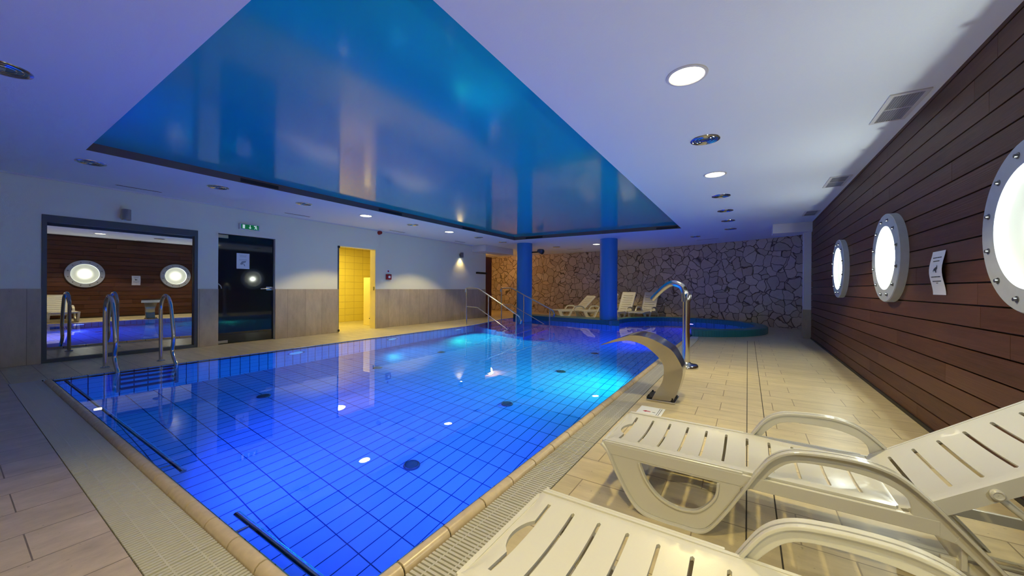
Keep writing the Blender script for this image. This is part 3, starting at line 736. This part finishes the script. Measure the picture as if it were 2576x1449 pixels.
# black vents in the recess edge
def lipvent(p, q, label):
    p, q = Vector((*p, 0)), Vector((*q, 0)); d = q - p; t = thing('recess_vent', label, 'vent', (p.x, p.y, H + .012), atan2(d.y, d.x), 'black vents in the ceiling recess edge')
    MB().box(0, d.length, -.004, .004, 0, .05).obj('grille', 'black', t)
lipvent((cx0 + .004, 2.27), (cx0 + .004, 2.76), 'black slot vent in the left recess edge, nearest the camera')
lipvent((cx0 + .004, 4.55), (cx0 + .004, 5.1), 'black slot vent in the left recess edge, middle one')
lipvent((cx0 + .004, 7.0), (cx0 + .004, 7.5), 'black slot vent in the left recess edge, farthest one')
lipvent((-5.55, cy1 - .148), (-5.0, cy1 - .13), 'black slot vent in the far recess edge, left one')
lipvent((-1.9, cy1 - .022), (-1.42, cy1 - .007), 'black slot vent in the far recess edge, right one')

# ------------------------------------------------------------------ portholes
def porthole(y, label, energy):
    t = thing('porthole_lamp', label, 'porthole lamp', (XR, y, 1.355), 0, 'round porthole lamps on the board wall')
    T = .060
    MB().lathe([(.415, 0.0), (.415, -T + .006), (.409, -T), (.300, -T), (.296, -T + .008), (.296, 0.0)], 72, ax='x').obj('ring', 'port_ring', t, smooth=40)
    dish = MB().lathe([(.296, -.018), (.28, -.010), (.20, -.004), (.001, -.002)], 64, ax='x').obj('dish', 'port_dish', t, smooth=60)
    for i in range(12):
        a = radians(15 + 30 * i); yy, zz = .357 * cos(a), .357 * sin(a)
        MB().lathe([(.016, -T), (.016, -T - .003), (.009, -T - .004), (.009, -T - .014), (.001, -T - .016)], 12, (yy, zz), ax='x').obj('bolt', 'steel_dark', t, smooth=40)
    MB().lathe([(.001, -.020), (.018, -.018), (.026, -.012), (.026, -.003)], 20, ax='x').obj('bulb', 'lamp_lit', t, smooth=60)
    lamp('porthole_light', 'POINT', (XR - .032, y, 1.355), energy, (0.92, 1.0, .88), None, .010)
porthole(7.0, 'farthest round porthole lamp on the board wall', E_PORT)
porthole(4.84, 'middle round porthole lamp left of the curled notice', E_PORT * 1.2)
porthole(.56, 'added porthole lamp beside the camera, out of the picture, to brighten the left wall', E_PORT)  # unseen extra lamp, added to lift the left wall and ceiling
porthole(2.70, 'large round porthole lamp at the right image edge', E_PORT)

# ------------------------------------------------------------------ ladder
t = thing('pool_ladder', 'steel pool ladder with two curved handrails in front of the mirror', 'ladder', (-6.9, 1.425, 0))
for s in (-.265, .265):
    P = [(0, s, 0), (0, s, .60), (-.06, s, .80), (.0, s, .905), (.14, s, .925), (.30, s, .90), (.44, s, .80), (.50, s, .62), (.53, s, .40), (.50, s, .22), (.57, s, .08), (.66, s, -.02), (.67, s, -.3), (.67, s, -1.05)]
    P = [(0, s, 0), (-.02, s, .62), (0.0, s, .80), (.14, s, .915), (.31, s, .88), (.40, s, .76), (.49, s, .45), (.50, s, .32), (.46, s, .20), (.50, s, .12), (.60, s, .02), (.62, s, -.12), (.62, s, -1.05)]
    MB().tube(smooth_path(P, 6), .0215, 16).obj('handrail', 'steel', t, smooth=60)
    MB().lathe([(.045, 0), (.045, .01), (.03, .018), (.0215, .018)], 24, (0, s)).obj('base_flange', 'steel', t, smooth=40)
for z in (-.18, -.43, -.68, -.93):
    MB().box(.56, .68, -.25, .25, z - .012, z + .012, c=.004).obj('tread', 'steel_dark', t)

# ------------------------------------------------------------------ stair rails
def stair_rail(p1, p2, p3, he, label):
    t = thing('stair_handrail', label, 'handrail', (p1[0], p1[1], 0)); P1 = Vector((*p1, 0)); 
    P2 = Vector((*p2, 0)) - P1; P3 = Vector((*p3, 0)) - P1; d = P3.normalized()
    s0 = d * .50; e = P3 + d * .12
    zt = lambda L: 1.045 - (L - .5) * (1.045 - he) / (P3.length + .12 - .5)
    pts = [Vector((0, 0, .93)) - d * .05, Vector((0, 0, 1.03)) - d * .03, Vector((0, 0, 1.045)) + d * .06, s0 + Uv * 1.045, e + Uv * he, e + d * .06 + Uv * (he - .10), e + d * .02 + Uv * (he - .17)]
    MB().tube(fillet(pts, .05), .020, 14).obj('top_rail', 'steel', t, smooth=60)
    zm = lambda L: zt(L) - .53
    MB().tube([Uv * .52, s0 + Uv * .515, d * 1.5 + Uv * (zm(1.5)), d * 1.95 + Uv * zm(1.95)], .012, 12).obj('middle_rail', 'steel', t, smooth=60)
    MB().tube([(0, 0, 0), (0, 0, 1.03)], .017, 12).obj('post', 'steel', t, smooth=60)
    for q in (P2, P3): MB().tube([q + Uv * (-.10 - .5 * q.length * .5 - .1), q + Uv * (zt(q.length) - .02)], .017, 12).obj('post', 'steel', t, smooth=60)
stair_rail((-6.70, 8.08), (-5.80, 7.90), (-4.75, 7.62), .36, 'near steel handrail with middle rail beside the pool steps')
stair_rail((-6.80, 9.98), (-5.81, 9.75), (-4.75, 9.42), .42, 'far steel handrail with middle rail in front of the blue column')

# ------------------------------------------------------------------ shower
t = thing('pool_shower', 'tall polished steel water spout with an arched neck on the right deck', 'water spout', (-.69, 5.40, 0))
MB().lathe([(.15, 0), (.152, .03), (.14, .048), (.07, .058), (.05, .08)], 40).obj('base_flange', 'steel', t, smooth=40)
MB().tube([(0, 0, .02), (0, 0, .93)], .047, 24).obj('post', 'steel', t, smooth=60)
MB().lathe([(.049, .90), (.049, .97), (.04, .99), (.001, .992)], 24, (.012, 0)).obj('cap', 'steel', t, smooth=40)
sp_ = smooth_path([(-.02, 0, .88), (-.022, 0, 1.0), (-.06, 0, 1.085), (-.14, 0, 1.125), (-.22, 0, 1.11), (-.32, 0, 1.03), (-.44, 0, .90)], 7)
mb = MB().tube(sp_, [.043] * 20 + [.043 - .010 * i / (len(sp_) - 21) for i in range(len(sp_) - 20)], 24, cap=False); mb.obj('spout', 'steel', t, smooth=60)
MB().lathe([(.030, .0), (.001, .0)], 20).obj('nozzle', 'steel_dark', t, loc=(-.437, 0, .905)).rotation_euler = (0, radians(40), 0)

# ------------------------------------------------------------------ water cannon
t = thing('water_cannon', 'curved crescent shaped brushed steel waterfall spout at the pool edge', 'waterfall spout', (0, 0, 0), 0)
outer = [(-.572, .02), (-.53, .12), (-.503, .219), (-.491, .303), (-.505, .36), (-.545, .44), (-.585, .497), (-.65, .54), (-.716, .577), (-.77, .60), (-.823, .613), (-.88, .618), (-.95, .607), (-1.05, .572), (-1.17, .518)]
inner = [(-.750, .02), (-.713, .097), (-.675, .16), (-.655, .216), (-.647, .309), (-.655, .36), (-.69, .42), (-.75, .481), (-.80, .52), (-.85, .545), (-.896, .56), (-.95, .567), (-1.02, .555), (-1.08, .54), (-1.168, .514)]
outer = smooth_path([(a, b, 0) for a, b in outer], 4); inner = smooth_path([(a, b, 0) for a, b in inner], 4); K = len(outer)
def hw(i):
    s = i / (K - 1); return .105 + .15 * max(0, (s - .25) / .75) ** 1.2
YC = 3.72
side = lambda sg: [(p.x, YC + sg * hw(i) + (p.x + .65) * .15, p.y) for i, p in enumerate(outer)]
sidei = lambda sg: [(p.x, YC + sg * hw(i) + (p.x + .65) * .15, p.y) for i, p in enumerate(inner)]
on, of, inn, inf = side(-1), side(1), sidei(-1), sidei(1)
mb = MB(); mb.add(on + of, [(i, i + 1, K + i + 1, K + i) for i in range(K - 1)]); mb.obj('back_sheet', 'steel', t, smooth=50)
mb = MB(); mb.add(on + inn, [(i, i + 1, K + i + 1, K + i) for i in range(K - 1)]); mb.add(of + inf, [(i, i + 1, K + i + 1, K + i) for i in range(K - 1)]); mb.obj('side_cheeks', 'steel_brushed', t, smooth=50)
mb = MB(); mb.add(inn + inf, [(i, i + 1, K + i + 1, K + i) for i in range(K - 1)]); mb.obj('front_sheet', 'steel_brushed', t, smooth=50)
MB().box(-.80, -.55, 3.60, 3.86, 0.002, .018, c=.003).obj('base_plate', 'steel', t)
mb = MB()
for x, y in ((-.785, 3.64), (-.785, 3.82), (-.575, 3.63), (-.575, 3.83)):
    mb.cyl((x, y), .016, .016, .032, 6); mb.cyl((x, y), .008, .03, .05, 10)
mb.box(-.80, -.75, 3.62, 3.84, .018, .035); mb.obj('mounting_bolts', 'black', t)
# sign on the deck
t = thing('deck_sign', 'white arrow sign lying on the deck in front of the waterfall spout', 'floor sign', (-.695, 3.27, 0))
MB().box(-.10, .10, -.14, .14, .001, .006, c=.002).obj('plate', 'paper', t)
mb = MB(); Z = .0065
mb.add([(-.06, .0, Z), (-.03, .022, Z), (-.03, .010, Z), (.005, .008, Z), (.005, -.008, Z), (-.03, -.010, Z), (-.03, -.022, Z)], [(0, 1, 2), (2, 3, 4, 5), (0, 2, 5), (0, 5, 6)]); mb.obj('arrow', 'red_print', t)
mb = MB()
for x0, x1, y0, y1 in ((.02, .045, -.01, .0), (.06, .064, -.12, .12), (.075, .079, -.12, .12)): mb.add([(x0, y0, Z), (x1, y0, Z), (x1, y1, Z), (x0, y1, Z)], [(0, 1, 2, 3)])
mb.obj('print', 'ink', t)

# ------------------------------------------------------------------ loungers
LP = 'lounger_plastic'
def slotloop(x, w_, n=10):
    """a slot across the seat, ends rounded"""
    y = .178; r = w_ / 2; out = []
    for j in range(4): a = -pi / 2 + (j) * pi / 3 - pi / 2; 
    return [(x - r, -y + r), (x, -y), (x + r, -y + r)] + [(x + r, yy) for yy in [(-y + r) + (2 * y - 2 * r) * i / 8 for i in range(1, 9)]] + [(x, y)] + [(x - r, yy) for yy in [(y - r) - (2 * y - 2 * r) * i / 8 for i in range(0, 8)]]
def panel(L, slots, name, parent, handle=False, dish=.016, th=.012):
    hs = []
    for i, x in enumerate(slots):
        if handle and i == 0:
            y = .178; r = .006
            lp = [(x - r, -y), (x + r, -y)] + [(x + r, -y + 2 * y * k_ / 10) for k_ in range(1, 10)] + [(x + r, y), (x - r, y), (x - r, .085)]
            lp += [(x - r - .034 * sin(pi * k_ / 8) ** .7, .085 - .17 * k_ / 8) for k_ in range(1, 8)] + [(x - r, -.085)]
            hs.append(lp)
        else: hs.append(slotloop(x, .0115))
    out = [(0.012, -.24), (L - .012, -.24), (L, -.228), (L, .228), (L - .012, .24), (.012, .24), (0, .228), (0, -.228)]
    ex = []
    for i in range(int(L / .03) + 1):
        for j in range(-7, 8):
            p = (i * .03 + .011, j * .03)
            if 0.015 < p[0] < L - .015 and not any(h[0][0] - .05 < p[0] < h[0][0] + .03 and inpoly(p, h) for h in hs): ex.append(p)
    ed = [(x_, y_) for y_ in (-.205, -.195, .195, .205) for x_ in [.03 + .05 * i for i in range(int((L - .06) / .05) + 1)]]
    def zf(x, y):
        a = abs(y); z = -dish * max(0, 1 - (a / .215) ** 2)
        if x < .03 and handle: z -= (.03 - x) ** 2 * 16
        return z
    mb = MB(); pts, tr = cdt(out, hs, ex + ed)
    V1 = [(p[0], p[1], zf(*p)) for p in pts]; V2 = [(p[0], p[1], zf(*p) - th) for p in pts]
    mb.add(V1, tr); mb.add(V2, [f[::-1] for f in tr])
    for lp in [out] + hs:
        k_ = len(lp); mb.add([(p[0], p[1], zf(*p)) for p in lp] + [(p[0], p[1], zf(*p) - th) for p in lp], [(i, (i + 1) % k_, k_ + (i + 1) % k_, k_ + i) for i in range(k_)])
    # side skirts
    for s in (-1, 1): mb.box(.015, L - .01, s * .24 - .006, s * .24 + .006, -.048, .001)
    if handle: mb.box(-.004, .012, -.228, .228, -.045, -.012)
    else: mb.box(L - .012, L, -.228, .228, -.04, -.001)
    return mb.obj(name, LP, parent, smooth=35)

def thick_poly2(mb, path, w0, w1, y0, y1):
    """flat band following a 2D path (x,z), offset w0 one side, w1 the other, between y0 and y1"""
    n_ = len(path); A = []; B = []
    for i, p in enumerate(path):
        a = path[max(0, i - 1)]; b = path[min(n_ - 1, i + 1)]; d = Vector((b[0] - a[0], b[1] - a[1])).normalized(); nn = Vector((-d.y, d.x))
        A.append((p[0] + nn.x * w0, p[1] + nn.y * w0)); B.append((p[0] - nn.x * w1, p[1] - nn.y * w1))
    vs = [(x, y0, z) for x, z in A] + [(x, y0, z) for x, z in B] + [(x, y1, z) for x, z in A] + [(x, y1, z) for x, z in B]
    fs = []
    for i in range(n_ - 1):
        fs += [(i, i + 1, n_ + i + 1, n_ + i), (2 * n_ + i, 3 * n_ + i, 3 * n_ + i + 1, 2 * n_ + i + 1), (i, 2 * n_ + i, 2 * n_ + i + 1, i + 1), (n_ + i, n_ + i + 1, 3 * n_ + i + 1, 3 * n_ + i)]
    fs += [(0, n_, 3 * n_, 2 * n_), (n_ - 1, 3 * n_ - 1, 4 * n_ - 1, 2 * n_ - 1)]
    mb.add(vs, fs)
def side_frame(sg, parent):
    mb = MB(); S2 = lambda P, n_=5: [(p.x, p.y) for p in smooth_path([(a, b, 0) for a, b in P], n_)]
    ol = S2([(0.01, .292), (.045, .255), (.09, .165), (.15, .065), (.20, .018), (.27, .004), (.36, .0045), (.43, .008), (.475, .035), (.53, .115), (.59, .22), (.64, .31), (.69, .385), (.75, .425), (.83, .440), (.93, .444), (1.00, .436), (1.06, .412), (1.13, .352), (1.22, .255), (1.30, .165), (1.38, .075), (1.44, .003)])
    inl = S2([(.185, .232), (.195, .20), (.225, .145), (.27, .10), (.32, .078), (.375, .072), (.43, .085), (.475, .125), (.505, .175), (.512, .232)])
    y0 = sg * .250; y1 = sg * .262  # web
    lo, hi = min(y0, y1), max(y0, y1)
    # web of the leg with the D shaped hole
    legout = [p for p in ol if p[0] < .60 and p[1] < .293] + [(.598, .298), (.02, .298)]
    mb.poly(legout, [inl], lo, hi, ax='y')
    # arm web: from seat rim up and over
    arm_o = [p for p in ol if .59 <= p[0] <= 1.24]
    arm_i = S2([(1.085, .255), (1.083, .31), (1.07, .345), (1.03, .372), (.97, .388), (.90, .394), (.80, .390), (.745, .372), (.705, .335), (.668, .285), (.645, .25)], 4)
    mb.poly(arm_o + [(1.25, .215), (1.15, .235)] + arm_i + [(.60, .225)], (), lo - .0006, hi + .0006, ax='y')
    # rear leg web
    rl = [p for p in ol if p[0] >= 1.2]
    mb.poly(rl + [(1.39, .003), (1.33, .075), (1.24, .175), (1.18, .235)], (), lo - .0012, hi + .0012, ax='y')
    # rim plate along the seat
    mb.box(.03, 1.15, lo - .002, hi + .002, .240, .290)
    # outer flange, wider band following the outline
    f0, f1 = (sg * .236, sg * .284); thick_poly2(mb, ol, 0.0, .010, min(f0, f1), max(f0, f1))
    f0, f1 = (sg * .246, sg * .270); thick_poly2(mb, inl, 0.006, .004, min(f0, f1), max(f0, f1))
    return mb.obj('side_frame', LP, parent, bevel=.0025)
def support_mesh(parent, ang):
    px_, pz = 1.065 + .24 * cos(ang) + .02 * sin(ang), .29 + .24 * sin(ang) - .03 * cos(ang)
    ex, ez = px_ + .30, .135
    mb = MB()
    P = [(px_, -.235, pz), (ex, -.20, ez), (ex, .20, ez), (px_, .235, pz)]
    mb.tube(fillet(P, .03), .009, 10)
    return mb.obj('support_bar', LP, parent, smooth=60)
def lounger(loc, rz, ang, label, grp):
    t = thing('sun_lounger', label, 'sun lounger', loc, rz, grp)
    sl = [.070 + .0905 * i for i in range(11)]
    panel(1.06, sl, 'seat', t, handle=True).location = (0, 0, .298)
    b = panel(.74, [.075 + .088 * i for i in range(7)], 'backrest', t); b.location = (1.065, 0, .290); b.rotation_euler = (0, -ang, 0)
    for s in (-1, 1): MB().lathe([(.017, 0), (.017, .012), (.012, .016), (.009, .012), (.001, .012)], 20, ax='x').obj('pivot', LP, b, smooth=40, loc=(.24, s * .246, -.025)).rotation_euler = (0, 0, s * pi / 2)
    for s in (-1, 1): side_frame(s, t)
    support_mesh(t, ang)
    mb = MB(); mb.box(1.20, 1.215, -.25, .25, .14, .22)
    for s in (-1, 1): mb.box(1.16, 1.62, s * .225 - .008, s * .225 + .008, .125, .165)
    mb.box(1.605, 1.62, -.225, .225, .125, .165); mb.obj('rear_rail', LP, t, bevel=.003)
    return t
L2 = lounger((-.612, 2.045, 0), 0, radians(36), 'white plastic sun lounger nearer the water spouts, second from the camera', 'sun loungers on the right deck')
def place(loc, rz, ang, label, grp):
    c = copy_tree(L2); c.location = loc; c.rotation_euler.z = rz; c['label'] = label; c['group'] = grp
    for ch in [x for x in list(COL.objects) if x.parent == c]:
        if ch.name.startswith('backrest'): ch.rotation_euler = (0, -ang, 0)
        if ch.name.startswith('support_bar') and abs(ang - radians(36)) > .02:
            me = support_mesh(None, ang); ch.data = me.data; bpy.data.objects.remove(me)
    return c
place((-.650, .98, 0), 0, radians(36), 'white plastic sun lounger closest to the camera at the bottom edge', 'sun loungers on the right deck')
G = 'sun loungers by the stone wall'
place((-5.78, 11.75, 0), radians(57), radians(42), 'white sun lounger by the stone wall, first right of the left column', G)
place((-4.93, 11.95, 0), radians(57), radians(52), 'white sun lounger by the stone wall, partly hidden behind the right column', G)
place((-3.78, 11.80, 0), radians(80), radians(60), 'upright white sun lounger just right of the right column', G)
place((-3.06, 12.22, 0), radians(82), radians(60), 'upright white sun lounger behind the arched water spout', G)

# corridor lamp at the far left, warm
t = thing('corridor_lamp', 'warm ceiling lamp in the corridor beyond the left wall', 'ceiling light', (-8.9, 12.3, H))
MB().lathe([(.12, 0), (.11, -.05), (.001, -.06)], 32).obj('shade', 'lamp_lit', t, smooth=50)
lamp('corridor_light', 'POINT', (-8.9, 12.3, H - .15), 34, (1.0, .45, .06), None, .08)
